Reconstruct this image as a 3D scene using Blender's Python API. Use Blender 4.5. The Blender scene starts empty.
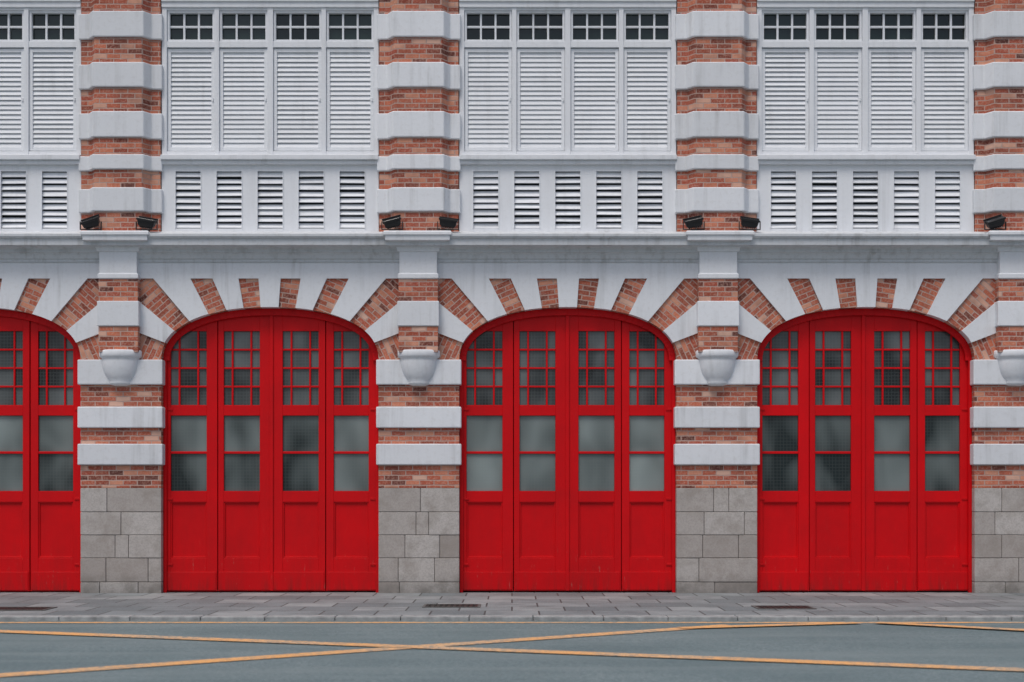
import bpy, bmesh, math, random
from mathutils import Vector, Matrix
random.seed(7)
U = 1/60.0
D = 24.0
CAMH = 1.6
def Z(py, p=0.0):
    """height of a feature measured on the facade survey, p = how far it stands proud"""
    return CAMH + (497-py)*U*(D-p)/D

# ---------------------------------------------------------------- materials
def new_mat(name):
    m = bpy.data.materials.new(name); m.use_nodes = True
    nt = m.node_tree; nt.nodes.clear()
    out = nt.nodes.new('ShaderNodeOutputMaterial')
    b = nt.nodes.new('ShaderNodeBsdfPrincipled')
    nt.links.new(b.outputs[0], out.inputs[0])
    return m, nt, b
class N:
    def __init__(s, nt): s.nt = nt
    def node(s, t, **kw):
        n = s.nt.nodes.new(t)
        for k, v in kw.items(): setattr(n, k, v)
        return n
    def link(s, a, b): s.nt.links.new(a, b)
    def pos(s): return s.node('ShaderNodeNewGeometry').outputs['Position']
    def mapping(s, vec, scale=(1,1,1), loc=(0,0,0)):
        m = s.node('ShaderNodeMapping'); m.inputs['Scale'].default_value = scale
        m.inputs['Location'].default_value = loc
        s.link(vec, m.inputs['Vector']); return m.outputs[0]
    def noise(s, vec, scale, detail=3, rough=0.55, dist=0.0):
        n = s.node('ShaderNodeTexNoise'); n.inputs['Scale'].default_value = scale
        n.inputs['Detail'].default_value = min(detail, 3); n.inputs['Roughness'].default_value = rough
        n.inputs['Distortion'].default_value = dist
        s.link(vec, n.inputs['Vector']); return n.outputs['Fac']
    def ramp(s, fac, stops, interp='LINEAR'):
        r = s.node('ShaderNodeValToRGB'); r.color_ramp.interpolation = interp
        el = r.color_ramp.elements
        while len(el) > 1: el.remove(el[0])
        el[0].position = stops[0][0]; el[0].color = (*stops[0][1], 1)
        for p, c in stops[1:]:
            e = el.new(p); e.color = (*c, 1)
        s.link(fac, r.inputs[0]); return r.outputs[0]
    def mix(s, fac, a, b, mode='MIX'):
        m = s.node('ShaderNodeMix', data_type='RGBA', blend_type=mode)
        for sock, v in ((m.inputs[0], fac), (m.inputs[6], a), (m.inputs[7], b)):
            if isinstance(v, (int, float)): sock.default_value = v
            elif isinstance(v, tuple): sock.default_value = (*v, 1)
            else: s.link(v, sock)
        return m.outputs[2]
    def math(s, op, a, b=0.0, c=0.0):
        m = s.node('ShaderNodeMath', operation=op)
        for i, v in enumerate((a, b, c)):
            if isinstance(v, (int, float)): m.inputs[i].default_value = v
            else: s.link(v, m.inputs[i])
        return m.outputs[0]
    def bump(s, h, strength, dist, bsdf):
        b = s.node('ShaderNodeBump'); b.inputs['Strength'].default_value = strength
        b.inputs['Distance'].default_value = dist
        s.link(h, b.inputs['Height']); s.link(b.outputs[0], bsdf.inputs['Normal'])
    def tint(s):
        a = s.node('ShaderNodeAttribute'); a.attribute_name = 'tint'
        return a.outputs['Fac']

def g(v): return (v, v, v)

def mat_white(name, base, dirt=0.5, streak=True, rough=0.75):
    m, nt, b = new_mat(name); n = N(nt); P = n.pos()
    big = n.noise(P, 0.9, 4, 0.6)
    fine = n.noise(P, 14, 4, 0.65)
    col = n.mix(n.math('MULTIPLY', n.ramp(big, [(0.35, g(0)), (0.75, g(1))]), 0.5*dirt), base, tuple(c*0.74 for c in base))
    spots = n.ramp(fine, [(0.52, g(0)), (0.8, g(1))])
    col = n.mix(n.math('MULTIPLY', spots, 0.6*dirt), col, tuple(c*k for c, k in zip(base, (0.64, 0.61, 0.56))))
    if streak:
        st = n.noise(n.mapping(P, (7.5, 7.5, 0.55)), 1.0, 4, 0.6)
        f = n.math('MULTIPLY', n.ramp(st, [(0.50, g(0)), (0.72, g(1))]), n.ramp(big, [(0.42, g(0.1)), (0.62, g(1))]))
        col = n.mix(n.math('MULTIPLY', f, 0.8*dirt), col, (0.26, 0.26, 0.25))
    t = n.math('ADD', n.math('MULTIPLY', n.tint(), 0.14), 0.92)
    vm = n.node('ShaderNodeVectorMath', operation='SCALE'); n.link(col, vm.inputs[0]); n.link(t, vm.inputs['Scale'])
    n.link(vm.outputs[0], b.inputs['Base Color'])
    b.inputs['Roughness'].default_value = rough
    b.inputs['Specular IOR Level'].default_value = 0.25
    n.bump(fine, 0.25, 0.01, b)
    return m

M_WHITE = mat_white('white_plaster', (0.755, 0.78, 0.815), 0.45)
M_WHITE2 = mat_white('white_painted_wood', (0.79, 0.815, 0.85), 0.25, True, 0.6)
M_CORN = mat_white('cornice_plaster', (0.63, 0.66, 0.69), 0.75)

def mat_brick():
    m, nt, b = new_mat('red_brick'); n = N(nt); P = n.pos()
    uv = n.node('ShaderNodeUVMap'); uv.uv_map = 'UVMap'
    wob = n.node('ShaderNodeTexNoise'); wob.inputs['Scale'].default_value = 9
    n.link(P, wob.inputs['Vector'])
    vm = n.node('ShaderNodeVectorMath', operation='SCALE'); n.link(wob.outputs['Color'], vm.inputs[0]); vm.inputs['Scale'].default_value = 0.014
    va = n.node('ShaderNodeVectorMath', operation='ADD'); n.link(uv.outputs[0], va.inputs[0]); n.link(vm.outputs[0], va.inputs[1])
    br = n.node('ShaderNodeTexBrick'); br.offset = 0.5
    for k, v in (('Scale', 1.0), ('Mortar Size', 0.0095), ('Mortar Smooth', 0.3), ('Brick Width', 0.235), ('Row Height', 0.082), ('Bias', 0.0)):
        br.inputs[k].default_value = v
    br.inputs['Color1'].default_value = (0, 0, 0, 1); br.inputs['Color2'].default_value = (1, 1, 1, 1); br.inputs['Mortar'].default_value = (0.5, 0.5, 0.5, 1)
    n.link(va.outputs[0], br.inputs['Vector'])
    col = n.ramp(br.outputs['Color'], [(0.0, (0.11, 0.040, 0.034)), (0.14, (0.32, 0.075, 0.045)), (0.35, (0.50, 0.130, 0.072)),
                                      (0.55, (0.38, 0.085, 0.054)), (0.75, (0.59, 0.180, 0.100)), (0.88, (0.63, 0.28, 0.18)), (1.0, (0.70, 0.45, 0.35))])
    v = n.noise(P, 26, 4, 0.7)
    col = n.mix(n.ramp(v, [(0.45, g(0)), (0.74, g(0.6))]), col, (0.66, 0.41, 0.32))
    v2 = n.noise(P, 2.2, 4, 0.6)
    col = n.mix(n.ramp(v2, [(0.47, g(0)), (0.72, g(0.55))]), col, (0.18, 0.075, 0.058))
    col = n.mix(n.math('MULTIPLY', br.outputs['Fac'], 0.8), col, (0.50, 0.40, 0.35))
    n.link(col, b.inputs['Base Color']); b.inputs['Roughness'].default_value = 0.9
    b.inputs['Specular IOR Level'].default_value = 0.2
    h = n.math('SUBTRACT', n.math('MULTIPLY', v, 0.4), br.outputs['Fac'])
    n.bump(h, 0.6, 0.010, b)
    return m
M_BRICK = mat_brick()

def mat_stone(name='granite'):
    m, nt, b = new_mat(name); n = N(nt); P = n.pos()
    base = n.ramp(n.tint(), [(0.0, (0.35, 0.31, 0.285)), (0.5, (0.45, 0.415, 0.39)), (1.0, (0.54, 0.51, 0.485))])
    sp = n.noise(P, 38, 4, 0.9)
    col = n.mix(n.ramp(sp, [(0.42, g(0)), (0.66, g(0.55))]), base, (0.27, 0.245, 0.225))
    big = n.noise(P, 3.2, 4, 0.7)
    col = n.mix(n.ramp(big, [(0.45, g(0)), (0.68, g(0.5))]), col, (0.27, 0.235, 0.205))
    sx = n.node('ShaderNodeSeparateXYZ'); n.link(P, sx.inputs[0])
    low = n.math('MULTIPLY', n.ramp(sx.outputs['Z'], [(0.0, g(0.7)), (0.35, g(0))]), n.ramp(big, [(0.3, g(0.4)), (0.6, g(1))]))
    col = n.mix(low, col, (0.12, 0.115, 0.105))
    n.link(col, b.inputs['Base Color']); b.inputs['Roughness'].default_value = 0.85
    n.bump(sp, 0.5, 0.010, b)
    return m
M_STONE = mat_stone()

def mat_flat(name, base, rough=0.6, metal=0.0, var=0.25, sc=8):
    m, nt, b = new_mat(name); n = N(nt); P = n.pos()
    v = n.noise(P, sc, 4, 0.6)
    col = n.mix(n.ramp(v, [(0.35, g(0)), (0.7, g(1))]), base, tuple(c*(1-var) for c in base))
    n.link(col, b.inputs['Base Color']); b.inputs['Roughness'].default_value = rough; b.inputs['Metallic'].default_value = metal
    n.bump(v, 0.15, 0.005, b)
    return m
M_MORTAR = mat_flat('mortar', (0.22, 0.20, 0.185), 0.9)
M_DARK = mat_flat('dark_interior', (0.012, 0.014, 0.016), 0.9)
M_VBACK = mat_flat('vent_void', (0.045, 0.05, 0.055), 0.9)
M_BLACK = mat_flat('black_powder_coat', (0.012, 0.012, 0.014), 0.6)
M_LENS = mat_flat('lamp_glass', (0.03, 0.033, 0.036), 0.15)
M_ROOF = mat_flat('roof_tiles', (0.25, 0.11, 0.08), 0.8)

def mat_red():
    m, nt, b = new_mat('red_gloss_paint'); n = N(nt); P = n.pos()
    v = n.noise(P, 1.6, 4, 0.6)
    col = n.mix(n.ramp(v, [(0.35, g(0)), (0.7, g(1))]), (0.69, 0.002, 0.006), (0.57, 0.0015, 0.005))
    t = n.tint()
    col = n.mix(n.math('MULTIPLY', t, 0.5), col, (0.45, 0.001, 0.004))
    sx = n.node('ShaderNodeSeparateXYZ'); n.link(P, sx.inputs[0])
    st = n.noise(n.mapping(P, (9, 9, 1.2)), 1.0, 4, 0.7)
    low = n.math('MULTIPLY', n.ramp(sx.outputs['Z'], [(0.0, g(0.6)), (0.3, g(0.12)), (1.0, g(0.05))]), n.ramp(st, [(0.45, g(0)), (0.7, g(1))]))
    col = n.mix(low, col, (0.12, 0.018, 0.016))
    sc = n.noise(n.mapping(P, (22, 22, 4)), 1.0, 4, 0.8)
    chips = n.math('MULTIPLY', n.ramp(sc, [(0.65, g(0)), (0.70, g(1))]), n.ramp(sx.outputs['Z'], [(0.0, g(0.45)), (0.9, g(0.04))]))
    col = n.mix(chips, col, (0.42, 0.18, 0.15))
    n.link(col, b.inputs['Base Color'])
    n.link(n.math('ADD', n.math('MULTIPLY', v, 0.3), 0.28), b.inputs['Roughness'])
    b.inputs['Specular IOR Level'].default_value = 0.2
    n.bump(st, 0.10, 0.015, b)
    return m
M_RED = mat_red()

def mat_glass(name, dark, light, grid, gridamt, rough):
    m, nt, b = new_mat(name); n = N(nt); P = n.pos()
    v = n.noise(n.mapping(P, (1, 1, 0.55)), 1.7, 1, 0.5, 0.4)  # cloudy noise: blurred light shapes behind the glass, painted into its colour
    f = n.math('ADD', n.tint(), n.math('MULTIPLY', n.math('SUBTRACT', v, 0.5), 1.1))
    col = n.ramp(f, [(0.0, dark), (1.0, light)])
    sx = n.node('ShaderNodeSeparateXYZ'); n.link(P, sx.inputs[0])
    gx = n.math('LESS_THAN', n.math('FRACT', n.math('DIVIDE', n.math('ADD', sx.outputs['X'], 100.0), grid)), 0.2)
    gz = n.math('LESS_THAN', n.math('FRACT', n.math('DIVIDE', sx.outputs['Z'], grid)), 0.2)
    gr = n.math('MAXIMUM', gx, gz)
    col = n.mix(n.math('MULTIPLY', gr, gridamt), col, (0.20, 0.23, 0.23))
    n.link(col, b.inputs['Base Color'])
    b.inputs['Roughness'].default_value = rough
    n.bump(n.noise(P, 60, 2, 0.5), 0.2, 0.003, b)
    return m
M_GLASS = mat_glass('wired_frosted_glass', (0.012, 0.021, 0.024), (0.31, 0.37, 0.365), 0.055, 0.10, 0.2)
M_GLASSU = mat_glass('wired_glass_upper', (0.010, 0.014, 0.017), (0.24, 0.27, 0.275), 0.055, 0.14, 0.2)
M_WIN = mat_glass('window_glass', (0.004, 0.009, 0.008), (0.02, 0.035, 0.032), 0.5, 0.0, 0.06)

# ---------------------------------------------------------------- mesh builder
class MB:
    def __init__(s, name, mats):
        s.name = name; s.mats = mats; s.bm = bmesh.new()
        s.uv = s.bm.loops.layers.uv.new('UVMap')
        s.col = s.bm.loops.layers.float_color.new('tint')
    def face(s, vs, mat, ang=0.0, tint=0.5, smooth=False):
        try: f = s.bm.faces.new(vs)
        except ValueError: return None
        f.material_index = mat; f.smooth = smooth
        f.normal_update(); nn = f.normal
        ca, sa = math.cos(ang), math.sin(ang)
        for l in f.loops:
            c = l.vert.co
            if abs(nn.z) > 0.8: u, v = c.x, c.y
            elif abs(nn.x) > 0.85: u, v = c.y, c.z
            else: u, v = c.x, c.z
            l[s.uv].uv = (u*ca+v*sa, -u*sa+v*ca)
            l[s.col] = (tint, tint, tint, 1)
        return f
    def prism(s, pts, vec, mat, ang=0.0, tint=0.5):
        a = [s.bm.verts.new(p) for p in pts]
        b = [s.bm.verts.new(Vector(p)+Vector(vec)) for p in pts]
        s.face(a, mat, ang, tint); s.face(b[::-1], mat, ang, tint)
        k = len(a)
        for i in range(k):
            j = (i+1) % k
            s.face([a[i], b[i], b[j], a[j]], mat, 0.0, tint)
    def xz(s, pts, yf, yb, mat, ang=0.0, tint=0.5):
        s.prism([(x, yf, z) for x, z in pts], (0, yb-yf, 0), mat, ang, tint)
    def plan(s, pts, z0, z1, mat, tint=0.5):
        s.prism([(x, y, z0) for x, y in pts], (0, 0, z1-z0), mat, 0.0, tint)
    def box(s, x0, x1, y0, y1, z0, z1, mat, tint=0.5):
        s.plan([(x0, y0), (x1, y0), (x1, y1), (x0, y1)], z0, z1, mat, tint)
    def obox(s, c, size, rot, mat, tint=0.5):
        hx, hy, hz = [q/2 for q in size]
        vs = [s.bm.verts.new(Vector(c)+rot @ Vector((sx*hx, sy*hy, sz*hz))) for sx in (-1, 1) for sy in (-1, 1) for sz in (-1, 1)]
        for q in ((0,1,3,2),(4,6,7,5),(0,4,5,1),(2,3,7,6),(0,2,6,4),(1,5,7,3)):
            s.face([vs[i] for i in q], mat, 0.0, tint)
    def loft(s, rings, mat, smooth=False, tint=0.5):
        R = [[s.bm.verts.new(p) for p in r] for r in rings]
        for a, b in zip(R, R[1:]):
            k = len(a)
            for i in range(k):
                j = (i+1) % k
                s.face([a[i], a[j], b[j], b[i]], mat, 0.0, tint, smooth)
        s.face(R[0][::-1], mat, 0.0, tint); s.face(R[-1], mat, 0.0, tint)
    def done(s, parent=None, bevel=0.0, seg=2):
        bmesh.ops.recalc_face_normals(s.bm, faces=s.bm.faces)
        me = bpy.data.meshes.new(s.name); s.bm.to_mesh(me); s.bm.free()
        for m in s.mats: me.materials.append(m)
        ob = bpy.data.objects.new(s.name, me); bpy.context.scene.collection.objects.link(ob)
        if bevel:
            md = ob.modifiers.new('Bevel', 'BEVEL'); md.width = bevel; md.segments = seg
            md.limit_method = 'ANGLE'; md.angle_limit = math.radians(35)
            md.harden_normals = False
        if parent: ob.parent = parent
        return ob

station = bpy.data.objects.new('fire_station', None)
bpy.context.scene.collection.objects.link(station)

PITCH = 4.96
KS = range(-3, 5)           # piers
BS = range(-2, 5)           # bays: bay b sits between pier b-1 and pier b
def PX(k): return -1.55 + PITCH*k
def BX(b): return -4.03 + PITCH*b
HB = PITCH/2
AW = 108.5
HA = AW*U                   # half opening
HP = HB-HA                  # half pier
rnd = lambda a=0.0, b=1.0: random.uniform(a, b)

# ---------------------------------------------------------------- piers
for k in KS:
    cx = PX(k)
    s = MB('granite_base', [M_STONE, M_MORTAR])
    ys = [593, 582, 558, 535, 512, 488]
    s.box(cx-HP+.012, cx+HP-.012, -.015, .45, 0, Z(488)-.002, 1)
    for i in range(5):
        z0, z1 = Z(ys[i])+.004, Z(ys[i+1])-.004
        if i == 0: z0 = -.02
        cuts = [[.30], [.42, .62], [.28, .72], [.5], [.33, .8]][(i*2+k*3) % 5]
        xs = [0]+[c+rnd(-.05, .05) for c in cuts]+[1]
        for a, b in zip(xs, xs[1:]):
            pr = rnd(0, .008)
            s.box(cx-HP+a*2*HP+(.004 if a else 0), cx-HP+b*2*HP-(.004 if b < 1 else 0), -.035-pr, .449, z0, z1, 0, rnd())
    s.done(station, .009)
    s = MB('brick_pier', [M_BRICK])
    for a, b in ((407, 385), (444, 428), (488, 465)):
        s.box(cx-HP, cx+HP, -.035, .45, Z(a), Z(b), 0)
    s.done(station, .004, 1)
    s = MB('plaster_bands', [M_WHITE])
    for a, b in ((385, 360), (428, 407), (465, 444)):
        e = .035
        s.box(cx-HP-e, cx+HP+e, -.095, .452, Z(a), Z(b)-(.001 if b == 360 else 0), 0, rnd())
    s.done(station, .016)
    w = .325
    s = MB('colonnette_brick', [M_BRICK])
    s.box(cx-w, cx+w, -.20, .0, Z(352, .2), Z(326, .2), 0)
    s.box(cx-w, cx+w, -.20, .0, Z(301, .2), Z(279, .2), 0)
    s.done(station, .004, 1)
    s = MB('colonnette_band', [M_WHITE])
    s.box(cx-w-.02, cx+w+.02, -.222, .0, Z(326, .2), Z(301, .2), 0, rnd())
    s.done(station, .012)
    s = MB('corbel', [M_WHITE])
    def half(r, ry, z, n=20):
        r *= .94
        pts = [(cx+r*math.cos(math.pi+math.pi*i/n), -.05-ry*math.sin(math.pi*i/n), z) for i in range(n+1)]
        return pts+[(cx+r, -.0, z), (cx-r, -.0, z)]
    prof = [(385.5, .10, .05), (384.5, .18, .10), (382, .20, .115), (380.5, .19, .11), (378, .235, .135), (373, .285, .16), (367, .315, .18), (361, .33, .19), (358, .33, .19),
            (357, .36, .21), (355.5, .375, .22), (351, .375, .22), (350, .36, .21)]
    s.loft([half(r, ry, Z(py, .15)) for py, r, ry in prof], 0, True)
    s.done(station)
    s = MB('capital', [M_WHITE])
    prof = [(279, .30, .205), (278, .335, .225), (274, .335, .225), (273, .31, .21), (252, .31, .21), (251, .345, .235), (248, .355, .245), (246, .37, .26), (243.5, .40, .29), (241.5, .45, .34),
            (240.5, .50, .385), (240, .53, .405), (235, .53, .41), (234.5, .56, .43), (231.5, .56, .43), (230.5, .54, .41)]
    s.loft([[(cx-h, -p, Z(py, p)), (cx+h, -p, Z(py, p)), (cx+h, 0, Z(py, p)), (cx-h, 0, Z(py, p))] for py, h, p in prof], 0)
    s.done(station, .004, 1)
    def plan(e):
        return [(cx-HP-e, .3), (cx-HP-e, -.05-e), (cx-.50-e, -.05-e), (cx-.40-e, -.20-e), (cx+.40+e, -.20-e), (cx+.50+e, -.05-e), (cx+HP+e, -.05-e), (cx+HP+e, .3)]
    sb = MB('upper_brick_pier', [M_BRICK]); sw = MB('upper_pier_bands', [M_WHITE])
    edges = [232, 212, 188, 170, 155, 138, 112, 88, 63, 38, 12, -12, -38, -60]
    for i, (a, b) in enumerate(zip(edges, edges[1:])):
        if i % 2 == 0: sb.plan(plan(-.012), Z(a, .15), Z(b, .15), 0)
        else: sw.plan(plan(.024), Z(a, .15), Z(b, .15), 0, rnd())
    sb.done(station, .004, 1); sw.done(station, .018)

# ---------------------------------------------------------------- bays
NE = 2.25
def tpar(dx): return math.acos(min(1, (dx/AW)**(NE/2)))
def ell(t):
    c, q = max(0, math.cos(t)), max(0, math.sin(t))
    return (AW*c**(2/NE), 360-52.5*q**(2/NE))
def arc(d0, d1, n=8):
    t0, t1 = tpar(d0), tpar(d1)
    return [ell(t0+(t1-t0)*i/n) for i in range(n+1)]
OUT = HB/U
DY = .14

for b in BS:
    cx = BX(b)
    s = MB('arch_wall', [M_WHITE, M_BRICK])
    YW, YB, YBK = -.07, -.035, .30
    for sd in (-1, 1):
        def P(l): return [(cx+sd*x*U, Z(y)) for x, y in l]
        def reg(d0, o, d1, brick, ang=0.0, tt=.5, n=8):
            a = arc(d0, d1, n)
            s.xz(P(a+o), YB if brick else YW, YBK, 1 if brick else 0, -sd*ang, tt)
        reg(AW, [(OUT, 326), (OUT, 360)], 104.6, True, 1.15, n=5)
        reg(104.6, [(129, 303), (OUT, 300), (OUT, 326)], 95, False)
        reg(95, [(116, 279), (OUT, 279), (OUT, 300), (129, 303)], 80, True, .72)
        reg(80, [(79, 279), (116, 279)], 61, False)
        reg(61, [(57, 279), (79, 279)], 43, True, .40)
        reg(43, [(31, 279), (57, 279)], 26, False)
        reg(26, [(11, 279), (31, 279)], 9, True, .14)
    a = arc(9, 0.0, 4)
    pts = [(x, y) for x, y in a] + [(-x, y) for x, y in a[::-1][1:]]
    s.xz([(cx+x*U, Z(y)) for x, y in pts+[(-11, 279), (11, 279)]], YW, YBK, 0)
    s.xz([(cx-HB, Z(279)), (cx+HB, Z(279)), (cx+HB, Z(252)), (cx-HB, Z(252))], YW, YBK, 0)
    s.done(station)

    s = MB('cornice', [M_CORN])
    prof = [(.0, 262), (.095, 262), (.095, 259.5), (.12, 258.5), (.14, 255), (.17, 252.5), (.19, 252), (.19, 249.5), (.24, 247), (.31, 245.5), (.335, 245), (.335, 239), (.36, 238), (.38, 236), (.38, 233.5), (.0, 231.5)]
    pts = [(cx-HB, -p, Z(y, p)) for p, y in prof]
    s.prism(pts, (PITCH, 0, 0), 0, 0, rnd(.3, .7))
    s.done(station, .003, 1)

    # spandrel with vents
    s = MB('louvred_vent_panel', [M_WHITE2, M_VBACK])
    x0, x1 = cx-HA, cx+HA
    zt, z1, z0, zb = Z(164), Z(171), Z(228.5), Z(232)
    s.box(x0, x1, .0, .1, z1, zt, 0); s.box(x0, x1, .0, .1, zb, z0, 0)
    cs = [-82, -41, 0, 41, 82]; hw = 13.2
    e = [-AW]+[v for c in cs for v in (c-hw, c+hw)]+[AW]
    for i in range(0, len(e), 2):
        s.box(cx+e[i]*U, cx+e[i+1]*U, .0, .1, z0, z1, 0)
    s.box(x0, x1, .22, .25, zb, zt, 1)
    for c in cs:
        xc = cx+c*U; ns = 9; p = (z1-z0)/ns
        for q in (-1, 1):
            s.box(xc+q*hw*U-(.012 if q > 0 else 0), xc+q*hw*U+(.012 if q < 0 else 0), -.012, .0, z0, z1, 0)
        sag = rnd(-3, 5)
        for i in range(ns):
            r = Matrix.Rotation(math.radians(rnd(50, 66)+sag), 3, 'X') @ Matrix.Rotation(rnd(-.014, .014), 3, 'Y')
            s.obox((xc, .045+rnd(-.006, .006), z0+(i+.5)*p+rnd(-.006, .006)), (hw*2*U-.005, .092, .014), r, 0, rnd())
    s.done(station)

    s = MB('window_sill', [M_WHITE])
    s.box(x0, x1, -.06, .2, Z(164, .06)+.0, Z(160, .06), 0)
    s.box(x0, x1, -.10, .2, Z(160, .06), Z(155, .06), 0)
    s.done(station, .01)
    s = MB('window_head_beam', [M_WHITE2])
    s.box(x0, x1, -.02, .3, Z(7.5), Z(-60), 0); s.box(x0, x1, -.045, .3-.01, Z(2), Z(-8), 0)
    s.done(station, .006)

    s = MB('shuttered_window', [M_WHITE2, M_WIN, M_VBACK])
    zs, zr0, zr1, zh = Z(155), Z(47), Z(41), Z(7.5)
    for c, h in ((-106, 2.5), (106, 2.5), (-53.5, 2.3), (0, 2.8), (53.5, 2.3)):
        s.box(cx+(c-h)*U, cx+(c+h)*U, .0, .14, zs, zh, 0)
    s.box(x0, x1, .012, .14, zr0, zr1, 0); s.box(x0, x1, .012, .14, zs, Z(151), 0)
    s.box(x0, x1, .012, .14, zh-.04, zh, 0)
    s.box(x0, x1, .17, .19, zs, zr0, 0, 0.0)
    for a, c in ((-103.5, -55.8), (-51.2, -2.8), (2.8, 51.2), (55.8, 103.5)):
        xa, xb = cx+a*U+.004, cx+c*U-.004
        dy = rnd(0, .014)
        st = 3.4*U; la, lb = Z(150.2), Z(47.8)
        s.box(xa, xa+st, .03+dy, .075+dy, la, lb, 0, .6); s.box(xb-st, xb, .03+dy, .075+dy, la, lb, 0, .6)
        s.box(xa+st, xb-st, .032+dy, .073+dy, la, la+.06, 0, .6); s.box(xa+st, xb-st, .032+dy, .073+dy, lb-.06, lb, 0, .6)
        ns = 20; p = (lb-la-.12)/ns
        base = rnd(70, 75)
        for i in range(ns):
            r = Matrix.Rotation(math.radians(base+rnd(-2, 2)), 3, 'X')
            s.obox(((xa+xb)/2, .060+dy, la+.06+(i+.5)*p), (xb-xa-2*st, p*1.10, .008), r, 0, rnd(.2, .8))
        s.box(xb-st*.7, xb-st*.3, .012+dy, .03+dy, (la+lb)/2-.03, (la+lb)/2+.03, 0, .2)
        s.box(xa-.003, xb+.003, .12, .135, zr1, zh-.04, 1, rnd(0, 1))
        f = .036
        za, zb2 = zr1, zh-.04
        s.box(xa, xa+f, .035, .12, za, zb2, 0); s.box(xb-f, xb, .035, .12, za, zb2, 0)
        s.box(xa+f, xb-f, .036, .12, za, za+f, 0); s.box(xa+f, xb-f, .036, .12, zb2-f, zb2, 0)
        W = xb-xa
        for q in (.345, .655): s.box(xa+q*W-.016, xa+q*W+.016, .07, .12, za+f, zb2-f, 0)
        zm = (za+zb2)/2
        s.box(xa+f, xb-f, .072, .12, zm-.016, zm+.016, 0)
    s.done(station, .003, 1)

    # ---------------- folding engine-bay doors
    s = MB('engine_bay_doors', [M_RED, M_GLASS, M_GLASSU, M_DARK])
    pd = -DY
    zd = lambda py: Z(py, pd)
    sc = (D+DY)/D*U
    lv = {-2: (.5, .5, .3, .4, .5, .3, .4, .5), -1: (.55, .45, .58, .36, .55, .42, .40, .16), 0: (.38, .12, .34, .05, .08, .03, .44, .50), 1: (.56, .70, .44, .48, .50, .50, .48, .64),
          2: (.08, .03, .26, .14, .40, .44, .18, .22)}.get(b, (.3,)*8)  # tone per frosted pane, part of the light painted into the glass colour
    s.box(cx-HA-.1, cx+HA+.1, .45, .47, 0, zd(296), 3)
    for li, (a, c, ga, gc) in enumerate(((-108, -54, -101, -65), (-54, 0, -48, -12), (0, 54, 11, 47), (54, 108, 62, 97))):
        xa, xb, g0, g1 = cx+a*sc+.006, cx+c*sc-.006, cx+ga*sc, cx+gc*sc
        dy = DY+(0, .014, .004, .018)[li]+rnd(-.004, .004)
        T = rnd(0, .6)
        zl = .015+rnd(0, .012)
        Zs = [zl, zd(558), zd(502), zd(491), zd(415.5), zd(405), zd(331), zd(306)]
        yb = dy+.06
        s.box(xa, g0, dy, yb, Zs[0], Zs[7], 0, T); s.box(g1, xb, dy, yb, Zs[0], Zs[7], 0, T)
        for q0, q1 in ((0, 1), (2, 3), (4, 5), (6, 7)):
            s.box(g0, g1, dy+.002, yb, Zs[q0], Zs[q1], 0, T)
        s.box(g0, g1, dy+.036, yb-.002, Zs[1], Zs[2], 0, T)
        for (u0, u1, v0, v1) in ((g0, g0+.022, Zs[1], Zs[2]), (g1-.022, g1, Zs[1], Zs[2]), (g0+.022, g1-.022, Zs[1], Zs[1]+.022), (g0+.022, g1-.022, Zs[2]-.022, Zs[2])):
            s.box(u0, u1, dy+.014, dy+.036, v0, v1, 0, T)
        s.box(xa+.02, xb-.02, dy-.014, dy, Zs[0]+.02, zd(572), 0, min(1, T+.2))
        zm = zd(452.5)
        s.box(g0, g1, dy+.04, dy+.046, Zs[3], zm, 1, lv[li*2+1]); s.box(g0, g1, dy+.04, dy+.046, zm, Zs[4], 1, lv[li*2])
        s.box(g0, g1, dy+.008, dy+.04, zm-.02, zm+.02, 0, T)
        W = g1-g0; H = Zs[6]-Zs[5]
        cols = [0, .24, .76, 1]; rows = [0, .25, .5, .75, 1]
        for i in range(3):
            for j in range(4):
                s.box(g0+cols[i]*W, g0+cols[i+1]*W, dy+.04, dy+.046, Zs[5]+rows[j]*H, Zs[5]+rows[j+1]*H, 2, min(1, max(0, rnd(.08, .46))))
        for q in cols[1:-1]: s.box(g0+q*W-.015, g0+q*W+.015, dy+.010, dy+.04, Zs[5], Zs[6], 0, T)
        for q in rows[1:-1]: s.box(g0, g1, dy+.012, dy+.04, Zs[5]+q*H-.015, Zs[5]+q*H+.015, 0, T)
        if li in (0, 3):
            hx = xa+.10 if li == 0 else xb-.10
            for hz in (.45, 1.55, 3.05): s.box(hx-.05, hx+.05, dy-.012, dy, hz, hz+.035, 0, .9)
    s.box(cx-.028, cx+.028, DY-.02, DY-.001, .03, zd(312), 0, .3)
    n = 40
    def sup(t, a2, b2):
        c, q = math.cos(t), math.sin(t)
        return (cx+a2*U*math.copysign(abs(c)**(2/NE), c), Z(360)+b2*U*abs(q)**(2/NE))
    for i in range(n):
        t0, t1 = math.pi*i/n, math.pi*(i+1)/n
        s.xz([sup(t0, AW-.12, 52.4), sup(t1, AW-.12, 52.4), sup(t1, AW-6.5, 45.5), sup(t0, AW-6.5, 45.5)], DY-.045, DY-.003, 0, 0, .2)
    for q in (-1, 1):
        s.box(min(cx+q*(AW-.12)*U, cx+q*(AW-3.5)*U), max(cx+q*(AW-.12)*U, cx+q*(AW-3.5)*U), DY-.045, DY-.003, .0, Z(360), 0, .2)
    s.done(station, .004, 1)

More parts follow.
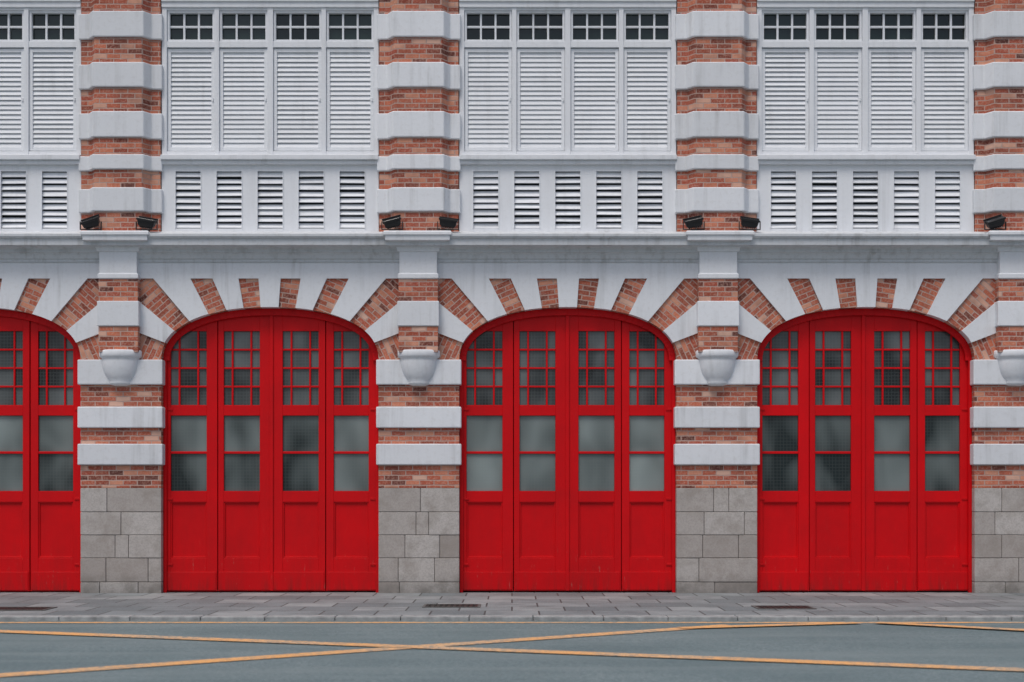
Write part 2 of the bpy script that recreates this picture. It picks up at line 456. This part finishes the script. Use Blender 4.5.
# ---------------------------------------------------------------- rest of building
XL, XR = PX(-3)-HP, PX(4)+HP
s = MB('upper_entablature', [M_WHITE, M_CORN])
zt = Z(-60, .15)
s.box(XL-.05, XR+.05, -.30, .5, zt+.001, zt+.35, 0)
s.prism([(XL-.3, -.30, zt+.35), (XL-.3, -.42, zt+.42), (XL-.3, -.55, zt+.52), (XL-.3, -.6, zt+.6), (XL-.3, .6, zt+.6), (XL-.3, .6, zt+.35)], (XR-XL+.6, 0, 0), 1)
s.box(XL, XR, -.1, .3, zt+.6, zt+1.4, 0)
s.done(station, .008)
s = MB('building_body', [M_WHITE, M_BRICK])
s.box(XL+.01, XR-.01, .5, 13, -.1, zt+.34, 0)
s.done(station)
s = MB('hipped_roof', [M_ROOF])
z0 = zt+.6
s.loft([[(XL, .61, z0), (XR, .61, z0), (XR, 13.2, z0), (XL, 13.2, z0)], [(XL+4.5, 5.5, z0+3), (XR-4.5, 5.5, z0+3), (XR-4.5, 8, z0+3), (XL+4.5, 8, z0+3)]], 0)
s.done(station)

# ---------------------------------------------------------------- floodlights on the cornice
def floodlight(x, roll, aim):
    s = MB('floodlight', [M_BLACK, M_LENS])
    def ring(w, h, y): return [(-w, y, -h), (w, y, -h), (w, y, h), (-w, y, h)]
    s.loft([ring(.155, .085, -.05), ring(.155, .085, -.02), ring(.14, .072, -.015), ring(.13, .06, .05), ring(.10, .04, .085)], 0)
    s.box(-.135, .135, -.054, -.049, -.068, .068, 1)
    for i in range(7):
        q = -.09+i*.03; s.box(q-.004, q+.004, .03, .10, -.05, .05, 0)
    s.box(-.16, .16, -.075, -.05, .078, .088, 0)
    R = Matrix.Rotation(roll, 4, 'Y') @ Matrix.Rotation(aim, 4, 'X')
    bmesh.ops.transform(s.bm, matrix=R, verts=s.bm.verts)
    for q in (-1, 1): s.box(q*.172-.006, q*.172+.006, -.02, .02, -.12, .01, 0)
    s.box(-.178, .178, -.02, .02, -.128, -.118, 0)
    s.box(-.05, .05, -.04, .04, -.145, -.128, 0)
    ob = s.done(None, .004, 1)
    p = .31
    ob.location = (x, -p, Z(231, p)+.147)
    return ob
for k in KS:
    c = PX(k)
    floodlight(c-.42, math.radians(-16+rnd(-4, 4)), math.radians(-72+rnd(-5, 5)))
    floodlight(c+.50, math.radians(10+rnd(-4, 4)), math.radians(-78+rnd(-5, 5)))

# ---------------------------------------------------------------- ground
def sheet(name, x0, x1, y0, y1, z, mat, thick=0.0):
    s = MB(name, [mat])
    if thick: s.box(x0, x1, y0, y1, z-thick, z, 0)
    else:
        vs = [s.bm.verts.new(p) for p in ((x0, y0, z), (x1, y0, z), (x1, y1, z), (x0, y1, z))]
        s.face(vs, 0)
    return s.done()

def mat_asphalt():
    m, nt, b = new_mat('asphalt'); n = N(nt); P = n.pos()
    fine = n.noise(P, 30, 4, 0.9)
    big = n.noise(P, 0.45, 4, 0.6)
    tracks = n.noise(n.mapping(P, (0.12, 1.5, 1)), 1.0, 4, 0.6)
    col = n.ramp(fine, [(0.3, (0.070, 0.108, 0.118)), (0.5, (0.140, 0.190, 0.200)), (0.72, (0.29, 0.34, 0.345))])
    col = n.mix(n.ramp(big, [(0.38, g(0)), (0.60, g(0.55))]), col, (0.092, 0.138, 0.147))
    col = n.mix(n.ramp(tracks, [(0.45, g(0)), (0.65, g(0.5))]), col, (0.20, 0.245, 0.25))
    n.link(col, b.inputs['Base Color']); b.inputs['Roughness'].default_value = 0.8
    n.bump(fine, 0.6, 0.012, b)
    return m
def mat_paving():
    m, nt, b = new_mat('stone_paving'); n = N(nt); P = n.pos()
    br = n.node('ShaderNodeTexBrick'); br.offset = 0.5
    for k2, v in (('Scale', 1.0), ('Mortar Size', 0.013), ('Mortar Smooth', 0.2), ('Brick Width', 0.75), ('Row Height', 0.75), ('Bias', 0.0)):
        br.inputs[k2].default_value = v
    br.inputs['Color1'].default_value = (0, 0, 0, 1); br.inputs['Color2'].default_value = (1, 1, 1, 1)
    n.link(P, br.inputs['Vector'])
    col = n.ramp(br.outputs['Color'], [(0, (0.13, 0.155, 0.165)), (0.5, (0.20, 0.225, 0.235)), (1, (0.29, 0.31, 0.315))])
    v = n.noise(P, 1.3, 4, 0.65)
    col = n.mix(n.ramp(v, [(0.4, g(0)), (0.65, g(0.65))]), col, (0.11, 0.125, 0.13))
    f = n.noise(P, 30, 4, 0.8)
    col = n.mix(n.ramp(f, [(0.5, g(0)), (0.75, g(0.6))]), col, (0.36, 0.38, 0.39))
    col = n.mix(br.outputs['Fac'], col, (0.06, 0.062, 0.062))
    n.link(col, b.inputs['Base Color']); b.inputs['Roughness'].default_value = 0.75
    n.bump(n.math('SUBTRACT', n.math('MULTIPLY', v, .3), br.outputs['Fac']), 0.5, 0.01, b)
    return m
def mat_paint():
    m, nt, b = new_mat('yellow_road_paint'); n = N(nt); P = n.pos()
    f = n.noise(P, 16, 4, 0.75); v = n.noise(P, 0.8, 4)
    col = n.mix(n.ramp(v, [(0.4, g(0)), (0.65, g(1))]), (0.84, 0.42, 0.14), (0.70, 0.45, 0.25))
    wear = n.math('MULTIPLY', n.ramp(f, [(0.44, g(0)), (0.60, g(1))]), n.ramp(v, [(0.35, g(0.4)), (0.65, g(0.95))]))
    col = n.mix(wear, col, (0.18, 0.21, 0.21))
    n.link(col, b.inputs['Base Color']); b.inputs['Roughness'].default_value = 0.65
    return m
M_ASPH, M_PAVE, M_PAINT = mat_asphalt(), mat_paving(), mat_paint()
M_KERB = mat_flat('kerb_granite', (0.36, 0.37, 0.37), 0.8, 0, .45, 6)
M_GROUND = mat_flat('ground_earth', (0.13, 0.14, 0.11), 0.9, 0, .4, .2)
ZR = -.05; YK = -4.8
sheet('ground', -600, 600, -600, 600, ZR-.03, M_GROUND)
sheet('road', -120, 120, -19.5, YK, ZR, M_ASPH)
sheet('pavement', -60, 60, YK+.28, .46, 0, M_PAVE, .14)
sheet('pavement', -120, 120, -26, -19.85, 0, M_PAVE, .14)
for y0, y1 in ((YK, YK+.277), (-19.85+.003, -19.5)):
    s = MB('kerb', [M_KERB])
    x = -45
    while x < 45:
        L = rnd(.85, .95)
        s.box(x, x+L-.008, y0, y1, ZR-.05, .003+rnd(0, .004), 0, rnd(.4, 1)); x += L
    s.done(None, .012)
s = MB('road_markings', [M_PAINT])
def line(p, q, w, ext0=0, ext1=0, zo=.004):
    p, q = Vector((*p, 0)), Vector((*q, 0)); d = (q-p).normalized()
    p = p-d*ext0; q = q+d*ext1; nrm = Vector((-d.y, d.x, 0))*w/2
    N_ = max(2, int((q-p).length/.5))
    for i in range(N_):
        a, c = p.lerp(q, i/N_), p.lerp(q, (i+1)/N_)
        vs = [s.bm.verts.new((v.x, v.y, ZR+zo)) for v in (a-nrm, c-nrm, c+nrm, a+nrm)]
        s.face(vs, 0)
line((-45, -5.10), (45, -5.10), .16, zo=.004)
line((-4.72, -10.73), (1.56, -6.4), .28, 5, 1.5, zo=.008)
line((-6.26, -6.4), (4.86, -10.34), .28, 2.2, 6, zo=.012)
line((2.1, -6.0), (4.5, -5.25), .24, 0, 0, zo=.016)
line((4.75, -5.25), (6.26, -6.3), .24, 0, 6, zo=.020)
s.done()
M_IRON = mat_flat('cast_iron', (0.035, 0.034, 0.032), 0.55, 0.4, .4, 20)
M_FR = mat_flat('cover_frame', (0.12, 0.12, 0.115), 0.7)
for x, y in ((-.88, -2.9), (3.92, -3.2), (-7.0, -3.45)):
    s = MB('manhole_cover', [M_IRON, M_FR])
    a, c = .42, .30
    s.box(-a, a, -c, -c+.04, .0, .010, 1); s.box(-a, a, c-.04, c, .0, .010, 1)
    s.box(-a, -a+.04, -c+.04, c-.04, .0, .010, 1); s.box(a-.04, a, -c+.04, c-.04, .0, .010, 1)
    s.box(-a+.045, a-.045, -c+.045, c-.045, .001, .006, 0)
    for i in range(9):
        for j in range(5):
            xx, yy = -.32+i*.08, -.2+j*.1
            s.box(xx-.02, xx+.02, yy-.012, yy+.012, .006, .009, 0)
    ob = s.done(); ob.location = (x, y, .0015)

# ---------------------------------------------------------------- light
sc_ = bpy.context.scene
w = bpy.data.worlds.new('World'); sc_.world = w; w.use_nodes = True
nt = w.node_tree; bg = nt.nodes['Background']
sky = nt.nodes.new('ShaderNodeTexSky'); sky.sky_type = 'NISHITA'; sky.sun_disc = False
EL, AZ = 64, 205
sky.sun_elevation = math.radians(EL); sky.sun_rotation = math.radians(AZ)
sky.dust_density = 4.2; sky.air_density = 1.0; sky.ozone_density = 1.0
nt.links.new(sky.outputs[0], bg.inputs[0]); bg.inputs[1].default_value = 0.115
sun = bpy.data.lights.new('sun', 'SUN'); so = bpy.data.objects.new('sun', sun); sc_.collection.objects.link(so)
sun.energy = 1.45; sun.angle = math.radians(20); sun.color = (1, .97, .93)
az = math.radians(AZ); el = math.radians(EL)
dirv = Vector((math.sin(az)*math.cos(el), math.cos(az)*math.cos(el), math.sin(el)))
so.rotation_euler = dirv.to_track_quat('Z', 'Y').to_euler()

cam = bpy.data.cameras.new('camera'); co = bpy.data.objects.new('camera', cam); sc_.collection.objects.link(co)
sc_.camera = co
co.location = (0, -D, CAMH); co.rotation_euler = (math.radians(90), 0, 0)
cam.sensor_width = 36; cam.lens = 36*D*60/1024
cam.shift_y = 156/1024
cam.clip_end = 2000
cam.dof.use_dof = True; cam.dof.focus_distance = 24.0; cam.dof.aperture_fstop = 1.4
sc_.view_settings.view_transform = 'Standard'; sc_.view_settings.look = 'None'; sc_.view_settings.exposure = 0
